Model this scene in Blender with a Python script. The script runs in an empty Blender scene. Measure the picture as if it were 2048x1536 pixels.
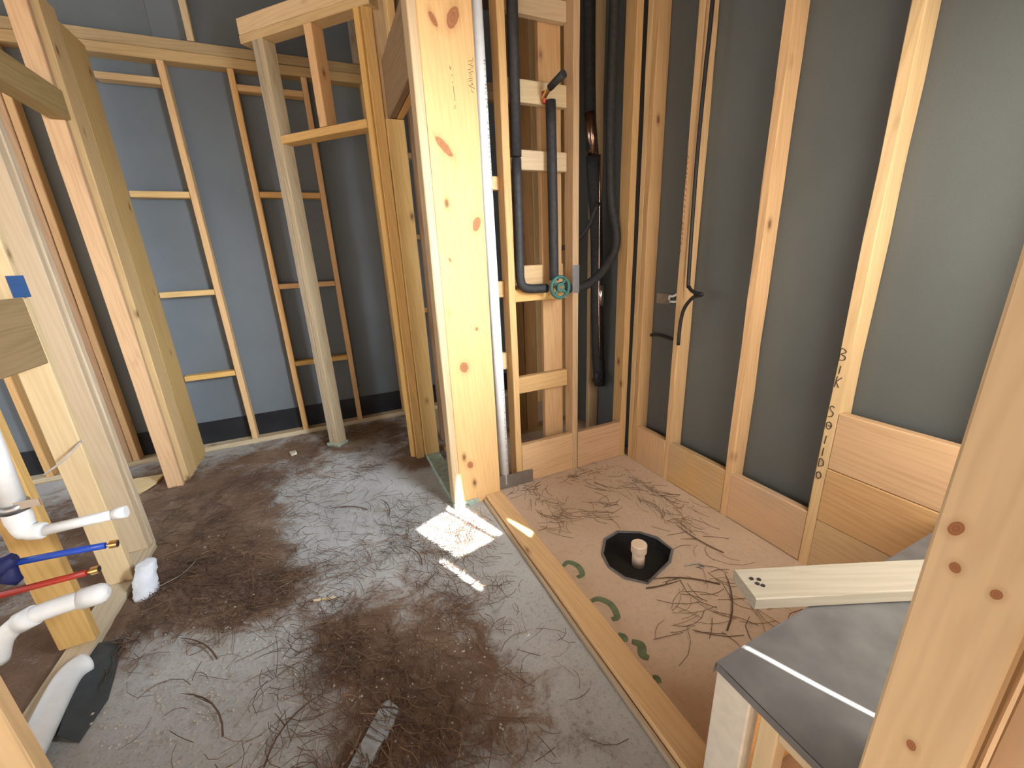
import bpy, bmesh, math, random
from mathutils import Vector, Matrix, noise
random.seed(7)
C = bpy.context.scene.collection
SC = bpy.context.scene

# ------------------------------------------------------------------ camera, world, sun, large lights, exposure
cam_d = bpy.data.cameras.new('camera'); cam = bpy.data.objects.new('camera', cam_d); C.objects.link(cam)
cam_d.sensor_width = 36.0; cam_d.lens = 36.0 * 805.48 / 2048; cam_d.clip_start = .02
yaw, pit, rol = 0.415797891, 0.301281252, -0.044987312
base = Matrix(((1, 0, 0), (0, 0, -1), (0, 1, 0)))
Rz = Matrix(((math.cos(yaw), -math.sin(yaw), 0), (math.sin(yaw), math.cos(yaw), 0), (0, 0, 1)))
Rx = Matrix(((1, 0, 0), (0, math.cos(pit), -math.sin(pit)), (0, math.sin(pit), math.cos(pit))))
Rr = Matrix(((math.cos(rol), -math.sin(rol), 0), (math.sin(rol), math.cos(rol), 0), (0, 0, 1)))
RR = Rr @ Rx @ base @ Rz
right, down, fwd = RR[0], RR[1], RR[2]
M = Matrix((right, -down, -fwd)).transposed().to_4x4(); M.translation = (0, 0, 1.314)
cam.matrix_world = M
SC.camera = cam

w = bpy.data.worlds.new('sky'); SC.world = w; w.use_nodes = True
bg = w.node_tree.nodes['Background']; bg.inputs[0].default_value = (1.0, .97, .92, 1); bg.inputs[1].default_value = 1.45

SUN_EL = math.radians(35)
sd = Vector((-.4 * math.cos(SUN_EL), .9165 * math.cos(SUN_EL), -math.sin(SUN_EL)))
sun_d = bpy.data.lights.new('sun', 'SUN'); sun_d.energy = 48; sun_d.angle = math.radians(.45); sun_d.color = (1, .97, .9)
sun = bpy.data.objects.new('sun', sun_d); C.objects.link(sun); sun.rotation_euler = sd.to_track_quat('-Z', 'Y').to_euler()


def area(name, loc, to, sx, sy, power, col):
    d = bpy.data.lights.new(name, 'AREA'); d.shape = 'RECTANGLE'; d.size = sx; d.size_y = sy; d.energy = power; d.color = col
    o = bpy.data.objects.new(name, d); C.objects.link(o); o.location = loc
    o.rotation_euler = (Vector(to) - Vector(loc)).to_track_quat('-Z', 'Z').to_euler()
    return o


wl_ = area('window_light', (1.25, .05, 1.75), (-.6, 2.7, .85), .26, .9, 22, (.82, .91, 1.0)); wl_.data.spread = math.radians(74)
area('window_soft_light', (1.22, .06, 1.35), (1.2, 1.6, .6), .6, 1.4, 18, (1.0, .93, .84))
area('rear_window_light', (-3.1, 2.6, 1.7), (.5, 3.4, 1.0), .9, 1.2, 16, (.62, .78, 1.0))
SC.view_settings.view_transform = 'Standard'; SC.view_settings.look = 'None'
SC.view_settings.gamma = 1; SC.view_settings.use_curve_mapping = False
SC.view_settings.exposure = 0.22


# ------------------------------------------------------------------ materials
class NT:
    def __init__(s, name, rough=.8, spec=.3):
        s.m = bpy.data.materials.new(name); s.m.use_nodes = True
        s.t = s.m.node_tree; s.b = s.t.nodes['Principled BSDF']
        s.b.inputs['Roughness'].default_value = rough; s.b.inputs['Specular IOR Level'].default_value = spec

    def n(s, typ, **kw):
        x = s.t.nodes.new(typ)
        for k, v in kw.items():
            if k in x.inputs: x.inputs[k].default_value = v
            else: setattr(x, k, v)
        return x

    def l(s, a, b): s.t.links.new(a, b)

    def math(s, op, a, b=None, clamp=False):
        x = s.t.nodes.new('ShaderNodeMath'); x.operation = op; x.use_clamp = clamp
        for i, v in enumerate((a, b)):
            if v is None: continue
            if isinstance(v, (int, float)): x.inputs[i].default_value = v
            else: s.l(v, x.inputs[i])
        return x.outputs[0]

    def mix(s, f, a, b, mode='MIX'):
        x = s.t.nodes.new('ShaderNodeMix'); x.data_type = 'RGBA'; x.blend_type = mode
        for i, v in ((0, f), (6, a), (7, b)):
            if isinstance(v, (int, float)): x.inputs[i].default_value = v
            elif isinstance(v, tuple): x.inputs[i].default_value = (*v, 1) if len(v) == 3 else v
            else: s.l(v, x.inputs[i])
        return x.outputs[2]

    def ramp(s, f, stops):
        x = s.t.nodes.new('ShaderNodeValToRGB'); e = x.color_ramp.elements
        while len(e) < len(stops): e.new(.5)
        for q, (p, c) in zip(e, stops): q.position = p; q.color = (*c, 1) if len(c) == 3 else c
        s.l(f, x.inputs[0]); return x.outputs[0]

    def color(s, sock): s.l(sock, s.b.inputs['Base Color'])

    def bump(s, h, strength=.3, dist=.003):
        x = s.t.nodes.new('ShaderNodeBump'); x.inputs['Strength'].default_value = strength; x.inputs['Distance'].default_value = dist
        s.l(h, x.inputs['Height']); s.l(x.outputs[0], s.b.inputs['Normal'])


def plain(name, col, rough=.6, metal=0, spec=.4, var=.12, scale=30):
    t = NT(name, rough, spec); t.b.inputs['Metallic'].default_value = metal
    tc = t.n('ShaderNodeTexCoord'); nz = t.n('ShaderNodeTexNoise', Scale=scale, Detail=4.0); t.l(tc.outputs['Object'], nz.inputs['Vector'])
    d = tuple(max(0, c * (1 - var)) for c in col); e = tuple(min(1, c * (1 + var)) for c in col)
    t.color(t.ramp(nz.outputs[0], [(.3, d), (.7, e)]))
    return t.m


def wood(name, light, dark, knotc=(.13, .05, .02), knots=(), rand=True, stain=None, kax=0):
    t = NT(name, .75, .25)
    tc = t.n('ShaderNodeTexCoord'); oi = t.n('ShaderNodeObjectInfo')
    off = t.n('ShaderNodeVectorMath', operation='SCALE'); off.inputs[0].default_value = (3.1, 5.7, 17.3)
    t.l(oi.outputs['Random'], off.inputs['Scale'])
    add = t.n('ShaderNodeVectorMath', operation='ADD'); t.l(tc.outputs['Object'], add.inputs[0]); t.l(off.outputs[0], add.inputs[1])
    # broad growth rings: stretched along the board
    mp = t.n('ShaderNodeMapping'); mp.inputs['Scale'].default_value = (1, 1, .07); t.l(add.outputs[0], mp.inputs[0])
    wv = t.n('ShaderNodeTexWave', wave_type='BANDS', bands_direction='DIAGONAL', Scale=26.0, Distortion=9.0, Detail=3.0)
    wv.inputs['Detail Scale'].default_value = 1.3; t.l(mp.outputs[0], wv.inputs['Vector'])
    mp2 = t.n('ShaderNodeMapping'); mp2.inputs['Scale'].default_value = (90, 90, 2.2); t.l(add.outputs[0], mp2.inputs[0])
    fn = t.n('ShaderNodeTexNoise', Scale=1.0, Detail=3.0); t.l(mp2.outputs[0], fn.inputs['Vector'])
    mp3 = t.n('ShaderNodeMapping'); mp3.inputs['Scale'].default_value = (9, 9, 1.6); t.l(add.outputs[0], mp3.inputs[0])
    bn = t.n('ShaderNodeTexNoise', Scale=1.0, Detail=4.0, Roughness=.6); t.l(mp3.outputs[0], bn.inputs['Vector'])
    f = t.math('ADD', t.math('MULTIPLY', wv.outputs['Fac'], .2), t.math('MULTIPLY', fn.outputs[0], .3))
    f = t.math('ADD', t.math('ADD', f, .09), t.math('MULTIPLY', bn.outputs[0], .55))
    col = t.ramp(f, [(.3, dark), (.62, light), (.95, tuple(min(1, c * 1.12) for c in light))])
    if rand:
        hsv = t.n('ShaderNodeHueSaturation'); t.l(col, hsv.inputs['Color'])
        t.l(t.math('ADD', t.math('MULTIPLY', oi.outputs['Random'], .018), .496), hsv.inputs['Hue'])
        r2 = t.math('FRACT', t.math('MULTIPLY', oi.outputs['Random'], 7.31))
        t.l(t.math('ADD', t.math('MULTIPLY', r2, .3), .83), hsv.inputs['Value'])
        r3 = t.math('FRACT', t.math('MULTIPLY', oi.outputs['Random'], 3.77))
        t.l(t.math('ADD', t.math('MULTIPLY', r3, .3), .8), hsv.inputs['Saturation'])
        col = hsv.outputs[0]
    # scattered small knots
    mk = t.n('ShaderNodeMapping'); mk.inputs['Scale'].default_value = (7, 7, 3.6); t.l(add.outputs[0], mk.inputs[0])
    vo = t.n('ShaderNodeTexVoronoi', Scale=1.0); t.l(mk.outputs[0], vo.inputs['Vector'])
    nzk = t.n('ShaderNodeTexNoise', Scale=60.0); t.l(tc.outputs['Object'], nzk.inputs['Vector'])
    dk = t.math('ADD', vo.outputs['Distance'], t.math('MULTIPLY', nzk.outputs[0], .03))
    km = t.ramp(dk, [(.055, (1, 1, 1)), (.10, (.35, .35, .35)), (.17, (0, 0, 0))])
    vc = t.n('ShaderNodeSeparateColor'); t.l(vo.outputs['Color'], vc.inputs[0])
    col = t.mix(t.math('MULTIPLY', km, t.math('MULTIPLY', t.math('GREATER_THAN', vc.outputs[0], .3), .85)), col, knotc)
    # individual knots seen on this board: (across axis value, along value, half width, half length, tilt)
    if knots:
        sx = t.n('ShaderNodeSeparateXYZ'); t.l(tc.outputs['Object'], sx.inputs[0])
        for (u, v, a, b, ang) in knots:
            du = t.math('SUBTRACT', sx.outputs[kax], u); dv = t.math('SUBTRACT', sx.outputs[2], v)
            c, s_ = math.cos(ang), math.sin(ang)
            pu = t.math('DIVIDE', t.math('ADD', t.math('MULTIPLY', du, c), t.math('MULTIPLY', dv, s_)), a)
            pv = t.math('DIVIDE', t.math('SUBTRACT', t.math('MULTIPLY', dv, c), t.math('MULTIPLY', du, s_)), b)
            r = t.math('SQRT', t.math('ADD', t.math('MULTIPLY', pu, pu), t.math('MULTIPLY', pv, pv)))
            r = t.math('ADD', r, t.math('MULTIPLY', t.math('SUBTRACT', nzk.outputs[0], .5), .35))
            rings = t.math('MULTIPLY', t.math('ADD', t.math('SINE', t.math('MULTIPLY', r, 13)), 1), .5)
            halo = t.ramp(r, [(.0, (1, 1, 1)), (.32, (1, 1, 1)), (.36, (.55, .55, .55)), (.75, (0, 0, 0))])
            r3_ = t.math('DIVIDE', r, 3.0)
            halo = t.ramp(r3_, [(.0, (1, 1, 1)), (.31, (.95, .95, .95)), (.36, (.28, .28, .28)), (.75, (0, 0, 0))])
            kc = t.mix(t.math('MULTIPLY', rings, .5), (.30, .115, .05), (.42, .19, .085))
            col = t.mix(halo, col, kc)
    if stain:
        ns = t.n('ShaderNodeTexNoise', Scale=3.0, Detail=5.0); t.l(add.outputs[0], ns.inputs['Vector'])
        col = t.mix(t.ramp(ns.outputs[0], [(.4, (0, 0, 0)), (.7, (.8, .8, .8))]), col, stain)
    t.color(col); t.bump(f, .25, .0012)
    return t.m


LIGHT, DARK = (.62, .385, .175), (.52, .295, .12)
M_pine = wood('pine_lumber', LIGHT, DARK)
M_pale = wood('pale_pine', (.64, .465, .265), (.56, .38, .195))
M_red = wood('reddish_pine', (.60, .365, .175), (.50, .275, .115))
M_dusty = wood('dusty_pine', (.60, .37, .185), (.49, .28, .125), stain=(.48, .36, .25))
M_old = wood('weathered_pine', (.50, .40, .27), (.36, .26, .15))
M_driftboard = wood('greyed_pine', (.52, .46, .36), (.45, .38, .28))
M_grey = wood('grey_board', (.30, .33, .34), (.20, .22, .23))
M_dimpine = wood('dimmed_pine', (.44, .29, .145), (.34, .21, .09))  # darkened pine, paints the dimness along the rear top plate
M_shadowwood = wood('shaded_brown_stud', (.33, .19, .085), (.24, .125, .05))  # pine browned down, the shade of the dark bays put into the colour
M_ply = wood('brown_plywood', (.38, .24, .08), (.27, .16, .05))
M_teal = plain('treated_lumber', (.33, .42, .34), .8, var=.25)
M_foil = plain('foil', (.85, .83, .8), .25, 1, var=.1, scale=60)
M_copperfoil = plain('copper_foil', (.55, .36, .28), .25, 1, var=.3, scale=60)
M_steel = plain('galvanised_steel', (.42, .43, .44), .42, 1, var=.1)
M_ins = plain('black_foam_insulation', (.028, .028, .03), .65, var=.3, scale=50)
M_cable = plain('black_cable', (.02, .02, .022), .5)
M_pvc = plain('white_pvc', (.80, .83, .84), .35, var=.04)
M_pvcd = plain('drain_cap_pvc', (.80, .64, .48), .5, var=.08)
M_blue = plain('blue_pipe', (.02, .07, .42), .4)
M_redp = plain('red_pipe', (.38, .035, .02), .4)
M_navy = plain('navy_wrap', (.01, .015, .09), .6)
M_brass = plain('brass', (.75, .5, .2), .3, 1)
M_black = plain('black_paint', (.012, .012, .012), .6)
M_tar = plain('dark_membrane', (.15, .15, .15), .38, var=.2, scale=12)
M_green = plain('green_plastic', (.04, .14, .12), .45)
M_tape = plain('blue_tape', (.015, .07, .22), .6)
M_redmark = plain('red_marker', (.45, .08, .05), .8)
M_ink = plain('ink', (.03, .025, .025), .7)
M_paint = plain('green_marking_paint', (.15, .20, .115), .9, var=.3)
M_white = plain('white_panel', (.62, .58, .5), .8, var=.08)
M_cloth = plain('white_foam_wrap', (.72, .76, .82), .9, var=.08)
M_strip = plain('dark_flashing', (.05, .062, .07), .6)
M_gypsum = plain('pale_chip', (.6, .55, .42), .9)
M_needle = plain('pine_needle', (.10, .058, .037), .7, var=.4, scale=5)
M_needle2 = plain('dry_pine_needle', (.20, .12, .065), .7, var=.4, scale=5)
M_peb = plain('pebble', (.42, .38, .32), .9, var=.3, scale=9)
M_strap = plain('plastic_strap', (.5, .45, .4), .6)
M_roof = plain('roof_boards', (.12, .075, .045), .9, var=.3, scale=4)


def sheath(name, a, b):
    t = NT(name, .62, .3)
    tc = t.n('ShaderNodeTexCoord'); nz = t.n('ShaderNodeTexNoise', Scale=1.4, Detail=5.0); t.l(tc.outputs['Object'], nz.inputs['Vector'])
    nf = t.n('ShaderNodeTexNoise', Scale=160.0, Detail=2.0); t.l(tc.outputs['Object'], nf.inputs['Vector'])
    t.color(t.mix(t.math('MULTIPLY', nf.outputs[0], .35), t.ramp(nz.outputs[0], [(.35, a), (.65, b)]), tuple(c * .6 for c in a)))
    t.bump(nf.outputs[0], .15, .001)
    return t.m


M_sheath = sheath('grey_sheathing', (.11, .12, .116), (.132, .144, .138))
M_sheathb = sheath('blue_grey_sheathing', (.12, .14, .155), (.15, .175, .195))
M_memb = plain('black_moisture_strip', (.014, .016, .02), .35, var=.3, scale=7)


def concrete(name, tan):
    t = NT(name, .88, .25)
    tc = t.n('ShaderNodeTexCoord')
    n1 = t.n('ShaderNodeTexNoise', Scale=2.2, Detail=8.0, Roughness=.65); t.l(tc.outputs['Object'], n1.inputs['Vector'])
    n2 = t.n('ShaderNodeTexNoise', Scale=45.0, Detail=6.0, Roughness=.7); t.l(tc.outputs['Object'], n2.inputs['Vector'])
    if tan:
        c = t.ramp(n1.outputs[0], [(.3, (.52, .39, .28)), (.55, (.60, .46, .34)), (.75, (.63, .51, .385))])
    else:
        c = t.ramp(n1.outputs[0], [(.3, (.30, .285, .265)), (.7, (.40, .385, .36))])
    c = t.mix(t.ramp(n2.outputs[0], [(.3, (.35, .35, .35)), (.5, (0, 0, 0))]), c, (.33, .25, .18))
    t.color(c); t.bump(n2.outputs[0], .25, .002)
    return t.m


M_conc = concrete('tan_concrete', True)


def dirt_mat():
    t = NT('dirty_slab', .97, .06)
    tc = t.n('ShaderNodeTexCoord'); at = t.n('ShaderNodeAttribute', attribute_name='dirt')
    n1 = t.n('ShaderNodeTexNoise', Scale=7.0, Detail=8.0, Roughness=.7, Distortion=.8); t.l(tc.outputs['Object'], n1.inputs['Vector'])
    n2 = t.n('ShaderNodeTexNoise', Scale=85.0, Detail=7.0, Roughness=.8); t.l(tc.outputs['Object'], n2.inputs['Vector'])
    n3 = t.n('ShaderNodeTexNoise', Scale=2.5, Detail=4.0); t.l(tc.outputs['Object'], n3.inputs['Vector'])
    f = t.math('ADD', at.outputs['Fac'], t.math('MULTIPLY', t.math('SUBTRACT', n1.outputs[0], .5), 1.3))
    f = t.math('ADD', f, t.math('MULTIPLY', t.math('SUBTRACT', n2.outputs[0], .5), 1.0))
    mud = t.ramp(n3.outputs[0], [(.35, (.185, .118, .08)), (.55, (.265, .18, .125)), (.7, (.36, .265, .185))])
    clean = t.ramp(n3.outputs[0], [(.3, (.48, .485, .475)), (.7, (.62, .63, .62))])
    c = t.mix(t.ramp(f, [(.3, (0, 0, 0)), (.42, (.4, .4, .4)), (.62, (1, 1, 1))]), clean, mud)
    c = t.mix(t.ramp(n2.outputs[0], [(.34, (.45, .45, .45)), (.48, (0, 0, 0))]), c, (.10, .065, .045))
    c = t.mix(t.ramp(n2.outputs[0], [(.58, (0, 0, 0)), (.72, (.55, .55, .55))]), c, (.42, .38, .33))
    t.color(c)
    t.bump(t.math('ADD', n2.outputs[0], t.math('MULTIPLY', n1.outputs[0], 1.5)), .8, .01)
    return t.m


M_dirt = dirt_mat()


# ------------------------------------------------------------------ helpers
def tag(o, label=None, cat=None, group=None, kind=None):
    if label: o['label'] = label
    if cat: o['category'] = cat
    if group: o['group'] = group
    if kind: o['kind'] = kind
    return o


def empty(name, loc, label=None, cat=None, kind=None, rz=0, group=None):
    o = bpy.data.objects.new(name, None); C.objects.link(o); o.location = loc; o.rotation_euler.z = rz
    o.empty_display_size = .1
    return tag(o, label, cat, group, kind)


def rootloc(p):
    m = Matrix.Identity(4)
    while p is not None:
        m = Matrix.LocRotScale(p.location, p.rotation_euler, None) @ m; p = p.parent
    return m


def link(name, me, mat, parent=None, mw=None, smooth=False):
    """link mesh data as one object whose world matrix is mw"""
    o = bpy.data.objects.new(name, me); C.objects.link(o)
    me.materials.clear(); me.materials.append(mat)
    mw = mw or Matrix.Identity(4)
    if parent is not None:
        o.parent = parent
        mw = rootloc(parent).inverted() @ mw
    loc, rot, _ = mw.decompose()
    o.location = loc; o.rotation_euler = rot.to_euler()
    if smooth:
        for p in me.polygons: p.use_smooth = True
    return o


def lumber_mesh(a, b, L, bev=.0035, wav=.0012):
    """a x b cross section, length L along local z, eased and slightly wavy edges"""
    n = max(2, int(L / .22) + 1)
    bev = min(bev, a * .2, b * .2)
    ha, hb = a / 2, b / 2
    prof = [(-ha + bev, -hb), (ha - bev, -hb), (ha, -hb + bev), (ha, hb - bev), (ha - bev, hb), (-ha + bev, hb), (-ha, hb - bev), (-ha, -hb + bev)]
    vs, fs = [], []
    for i in range(n):
        z = -L / 2 + L * i / (n - 1)
        for k, (x, y) in enumerate(prof):
            j = wav if 0 < i < n - 1 else wav * .3
            vs.append((x + random.uniform(-j, j), y + random.uniform(-j, j), z))
    for i in range(n - 1):
        for k in range(8):
            a_, b_ = i * 8 + k, i * 8 + (k + 1) % 8
            fs.append((a_, b_, b_ + 8, a_ + 8))
    fs.append(tuple(reversed(range(8)))); fs.append(tuple(range((n - 1) * 8, n * 8)))
    me = bpy.data.meshes.new('lumber'); me.from_pydata(vs, [], fs); me.update()
    return me


def board(name, parent, x, y, z, mat=None, wav=.0012, local=None):
    """an axis aligned piece of lumber given by its x, y and z extents (in the frame `local`)"""
    d = [x[1] - x[0], y[1] - y[0], z[1] - z[0]]; c = Vector(((x[0] + x[1]) / 2, (y[0] + y[1]) / 2, (z[0] + z[1]) / 2))
    ax = d.index(max(d))
    if ax == 2: me, R = lumber_mesh(d[0], d[1], d[2], wav=wav), Matrix.Identity(3)
    elif ax == 0: me, R = lumber_mesh(d[2], d[1], d[0], wav=wav), Matrix(((0, 0, 1), (0, 1, 0), (-1, 0, 0)))
    else: me, R = lumber_mesh(d[0], d[2], d[1], wav=wav), Matrix(((1, 0, 0), (0, 0, 1), (0, -1, 0)))
    mw = Matrix.Translation(c) @ R.to_4x4()
    if local is not None: mw = local @ mw
    return link(name, me, mat or M_pine, parent, mw)


def box_mesh(x, y, z):
    bm = bmesh.new()
    bmesh.ops.create_cube(bm, size=1)
    for v in bm.verts: v.co = Vector((v.co.x * (x[1] - x[0]), v.co.y * (y[1] - y[0]), v.co.z * (z[1] - z[0])))
    me = bpy.data.meshes.new('box'); bm.to_mesh(me); bm.free()
    return me, Matrix.Translation(((x[0] + x[1]) / 2, (y[0] + y[1]) / 2, (z[0] + z[1]) / 2))


def slab(name, parent, x, y, z, mat):
    me, mw = box_mesh(x, y, z)
    return link(name, me, mat, parent, mw)


def smooth_path(pts, n=8):
    """catmull-rom through the points"""
    P = [Vector(p) for p in pts]
    if len(P) < 3: return P
    out = []
    for i in range(len(P) - 1):
        p0 = P[i - 1] if i else P[0] * 2 - P[1]; p1, p2 = P[i], P[i + 1]; p3 = P[i + 2] if i + 2 < len(P) else P[-1] * 2 - P[-2]
        for k in range(n):
            t = k / n
            out.append(.5 * ((2 * p1) + (p2 - p0) * t + (2 * p0 - 5 * p1 + 4 * p2 - p3) * t * t + (3 * p1 - p0 - 3 * p2 + p3) * t ** 3))
    out.append(P[-1]); return out


def tube_geo(path, r, sides=12, vs=None, fs=None, jit=0, cap=True):
    vs = [] if vs is None else vs; fs = [] if fs is None else fs
    P = [Vector(p) for p in path]; base = len(vs); up = None
    for i, p in enumerate(P):
        d = (P[min(i + 1, len(P) - 1)] - P[max(i - 1, 0)]).normalized()
        if up is None:
            up = d.orthogonal().normalized()
        else:
            up = (up - d * up.dot(d)).normalized()
        s = d.cross(up)
        rr = r[i] if isinstance(r, (list, tuple)) else r
        for k in range(sides):
            a = 2 * math.pi * k / sides; q = rr * (1 + random.uniform(-jit, jit))
            vs.append(tuple(p + up * math.cos(a) * q + s * math.sin(a) * q))
    for i in range(len(P) - 1):
        for k in range(sides):
            a, b = base + i * sides + k, base + i * sides + (k + 1) % sides
            fs.append((a, b, b + sides, a + sides))
    if cap:
        fs.append(tuple(reversed(range(base, base + sides)))); e = base + (len(P) - 1) * sides; fs.append(tuple(range(e, e + sides)))
    return vs, fs


def mesh_obj(name, vs, fs, mat, parent=None, smooth=False):
    c = Vector((0, 0, 0))
    for v in vs: c += Vector(v)
    c /= max(1, len(vs))
    me = bpy.data.meshes.new(name); me.from_pydata([tuple(Vector(v) - c) for v in vs], [], fs); me.update()
    return link(name, me, mat, parent, Matrix.Translation(c), smooth)


def tube(name, path, r, mat, parent=None, sides=14, n=0, jit=0, smooth=True):
    if n: path = smooth_path(path, n)
    vs, fs = tube_geo(path, r, sides, jit=jit)
    o = mesh_obj(name, vs, fs, mat, parent, False)
    if smooth:
        for p in o.data.polygons: p.use_smooth = len(p.vertices) == 4
    return o


def prism(name, pts, z0, z1, mat, parent=None):
    n = len(pts)
    vs = [(x, y, z0) for x, y in pts] + [(x, y, z1) for x, y in pts]
    fs = [tuple(reversed(range(n))), tuple(range(n, 2 * n))] + [(i, (i + 1) % n, n + (i + 1) % n, n + i) for i in range(n)]
    return mesh_obj(name, vs, fs, mat, parent)


# ------------------------------------------------------------------ setting: floor with the drain hole, ceiling
hole = [(.963, 1.243), (1.036, 1.321), (1.126, 1.34), (1.218, 1.283), (1.261, 1.211), (1.266, 1.122), (1.197, 1.068), (1.024, 1.018), (.959, 1.082), (.941, 1.166)]
bm = bmesh.new()
outer = [bm.verts.new(p) for p in ((-6, -8, 0), (4, -8, 0), (4, 4.2, 0), (-6, 4.2, 0))]
hv = [bm.verts.new((x, y, 0)) for x, y in hole]
ed = [bm.edges.new((l[i], l[(i + 1) % len(l)])) for l in (outer, hv) for i in range(len(l))]
bmesh.ops.triangle_fill(bm, use_beauty=True, use_dissolve=False, edges=ed)
for f in list(bm.faces):
    c = f.calc_center_median()
    if (c.x - 1.11) ** 2 + (c.y - 1.18) ** 2 < .12 ** 2 and all((v.co.x - 1.11) ** 2 + (v.co.y - 1.18) ** 2 < .2 ** 2 for v in f.verts): bm.faces.remove(f)
for f in bm.faces:
    f.normal_update()
    if f.normal.z < 0: f.normal_flip()
me = bpy.data.meshes.new('floor'); bm.to_mesh(me); bm.free()
floor = link('floor', me, M_conc); tag(floor, 'dusty tan concrete slab floor with a drain hole in the shower', 'floor', kind='structure')

ceil_ = prism('ceiling', [(-4.5, -6), (1.86, -6), (1.86, -.9), (2.2, -.9), (2.2, 4.2), (-4.5, 4.2)], 3.2, 3.25, M_roof); tag(ceil_, 'dark roof boards above the framing', 'ceiling', kind='structure')  # outline run far back and notched to block stray sun

# dirt lying on the slab left of the curb, thinned to paint the lit beam area (height and dirt amount per vertex)
DIRT_LIT_BLOBS = [(-.72, 1.97, .38, .9), (-.40, 1.65, .3, .8), (-.12, 1.26, .26, .9), (.0, .92, .28, .8), (-.85, 2.7, .45, .9), (-.5, 2.35, .35, .75), (-.15, 2.75, .3, .45), (-.95, 2.2, .3, .8),
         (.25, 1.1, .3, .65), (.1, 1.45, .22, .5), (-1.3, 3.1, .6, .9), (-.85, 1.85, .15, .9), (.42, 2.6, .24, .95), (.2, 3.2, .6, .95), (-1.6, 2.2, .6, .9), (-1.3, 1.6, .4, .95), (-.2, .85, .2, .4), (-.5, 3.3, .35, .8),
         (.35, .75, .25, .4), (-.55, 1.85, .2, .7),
         (-.03, 2.2, .34, -1.0), (.2, 1.95, .3, -.8), (-.3, 2.55, .2, -.5), (.22, 2.15, .2, -.8), (.08, 2.5, .17, -.8), (-.08, 2.85, .15, -.5), (-.45, 1.25, .22, -.6), (-.5, .95, .25, -.5), (.45, 1.05, .15, -.35), (.5, 1.5, .12, -.3), (-.12, 2.45, .2, -.3)]  # negative blobs clear the dirt, painting the beam's lit floor paler


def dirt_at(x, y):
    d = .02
    for (bx, by, r, a) in DIRT_LIT_BLOBS:
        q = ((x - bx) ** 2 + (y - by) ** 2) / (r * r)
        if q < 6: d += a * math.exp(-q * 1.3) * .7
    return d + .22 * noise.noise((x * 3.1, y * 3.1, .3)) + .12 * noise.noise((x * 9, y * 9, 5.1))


nx, ny = 230, 260
x0, x1, y0, y1 = -2.6, .632, .1, 3.52
vs, fs, dv = [], [], []
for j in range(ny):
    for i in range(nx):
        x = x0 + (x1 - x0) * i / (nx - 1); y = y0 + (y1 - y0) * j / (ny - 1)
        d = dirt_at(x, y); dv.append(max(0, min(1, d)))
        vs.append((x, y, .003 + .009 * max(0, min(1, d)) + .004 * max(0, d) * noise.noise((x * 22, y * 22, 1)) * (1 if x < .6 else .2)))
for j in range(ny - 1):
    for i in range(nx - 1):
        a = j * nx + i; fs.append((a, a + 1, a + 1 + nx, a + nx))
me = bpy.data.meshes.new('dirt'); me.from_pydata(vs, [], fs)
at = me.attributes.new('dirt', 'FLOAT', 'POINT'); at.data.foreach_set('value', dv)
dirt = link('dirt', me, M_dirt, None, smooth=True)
tag(dirt, 'brown dirt and mud tracked over the grey slab left of the curb, painted paler in the window beam', 'dirt', kind='stuff')

# ------------------------------------------------------------------ wall_right: grey sheathing with studs and 2x10 blocking
T = .038
wr = empty('wall_right', (1.78, 1.3, 0), 'grey sheathed exterior wall with wood studs along the shower', 'wall', 'structure')
for a, b in ((-.9, .385), (.387, 1.598), (1.60, 2.82), (2.822, 3.70)):
    slab('sheathing_panel', wr, (1.775, 1.787), (a, b), (0, 3.2), M_sheath)
S = {}
for k, y in (('s4', .385), ('s3', .787), ('s2', 1.18), ('s1', 1.583), ('s0', 1.866), ('c1', 1.905), ('n1', 2.40), ('n2', 2.82), ('n3', 3.22)):
    S[k] = board('stud', wr, (1.69, 1.774), (y, y + T), (.0, 3.1), M_red if k in ('c1',) else (M_pale if k == 's3' else M_pine), wav=.002)
board('stud', wr, (1.69, 1.774), (-.02, .018), (0, 3.1))
for a, b in ((1.621, 1.866), (1.218, 1.583), (.825, 1.18)):
    board('blocking', wr, (1.69, 1.728), (a + .001, b - .001), (.002, .248), M_dusty)
for i in range(3):
    board('blocking', wr, (1.692 - .002 * (i == 1), 1.73), (.424, .786), (.002 + .234 * i, .234 * (i + 1)), M_dusty if i == 0 else M_pine)
# marker lettering down the face of the third stud
STK = {'B': [[(0, 0), (0, 1), (.5, .95), (.6, .75), (.1, .55), (.6, .4), (.6, .1), (0, 0)]],
       'I': [[(.3, 0), (.36, 1)]],
       'K': [[(.1, 0), (.22, 1)], [(.75, .95), (.18, .5), (.6, 0)]],
       'S': [[(.62, .9), (.3, 1), (.1, .8), (.3, .58), (.6, .4), (.5, .1), (.1, 0)]],
       'O': [[(.35, 1), (.08, .7), (.15, .2), (.4, 0), (.68, .3), (.62, .8), (.35, 1)]],
       'L': [[(.3, 0), (.34, 1)]],
       'D': [[(.1, 0), (.15, 1), (.6, .8), (.65, .3), (.1, 0)]]}


def strokes(name, lines, r, mat, parent):
    vs, fs = [], []
    for l in lines: tube_geo(l, r, 5, vs, fs)
    return mesh_obj(name, vs, fs, mat, parent)


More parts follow.
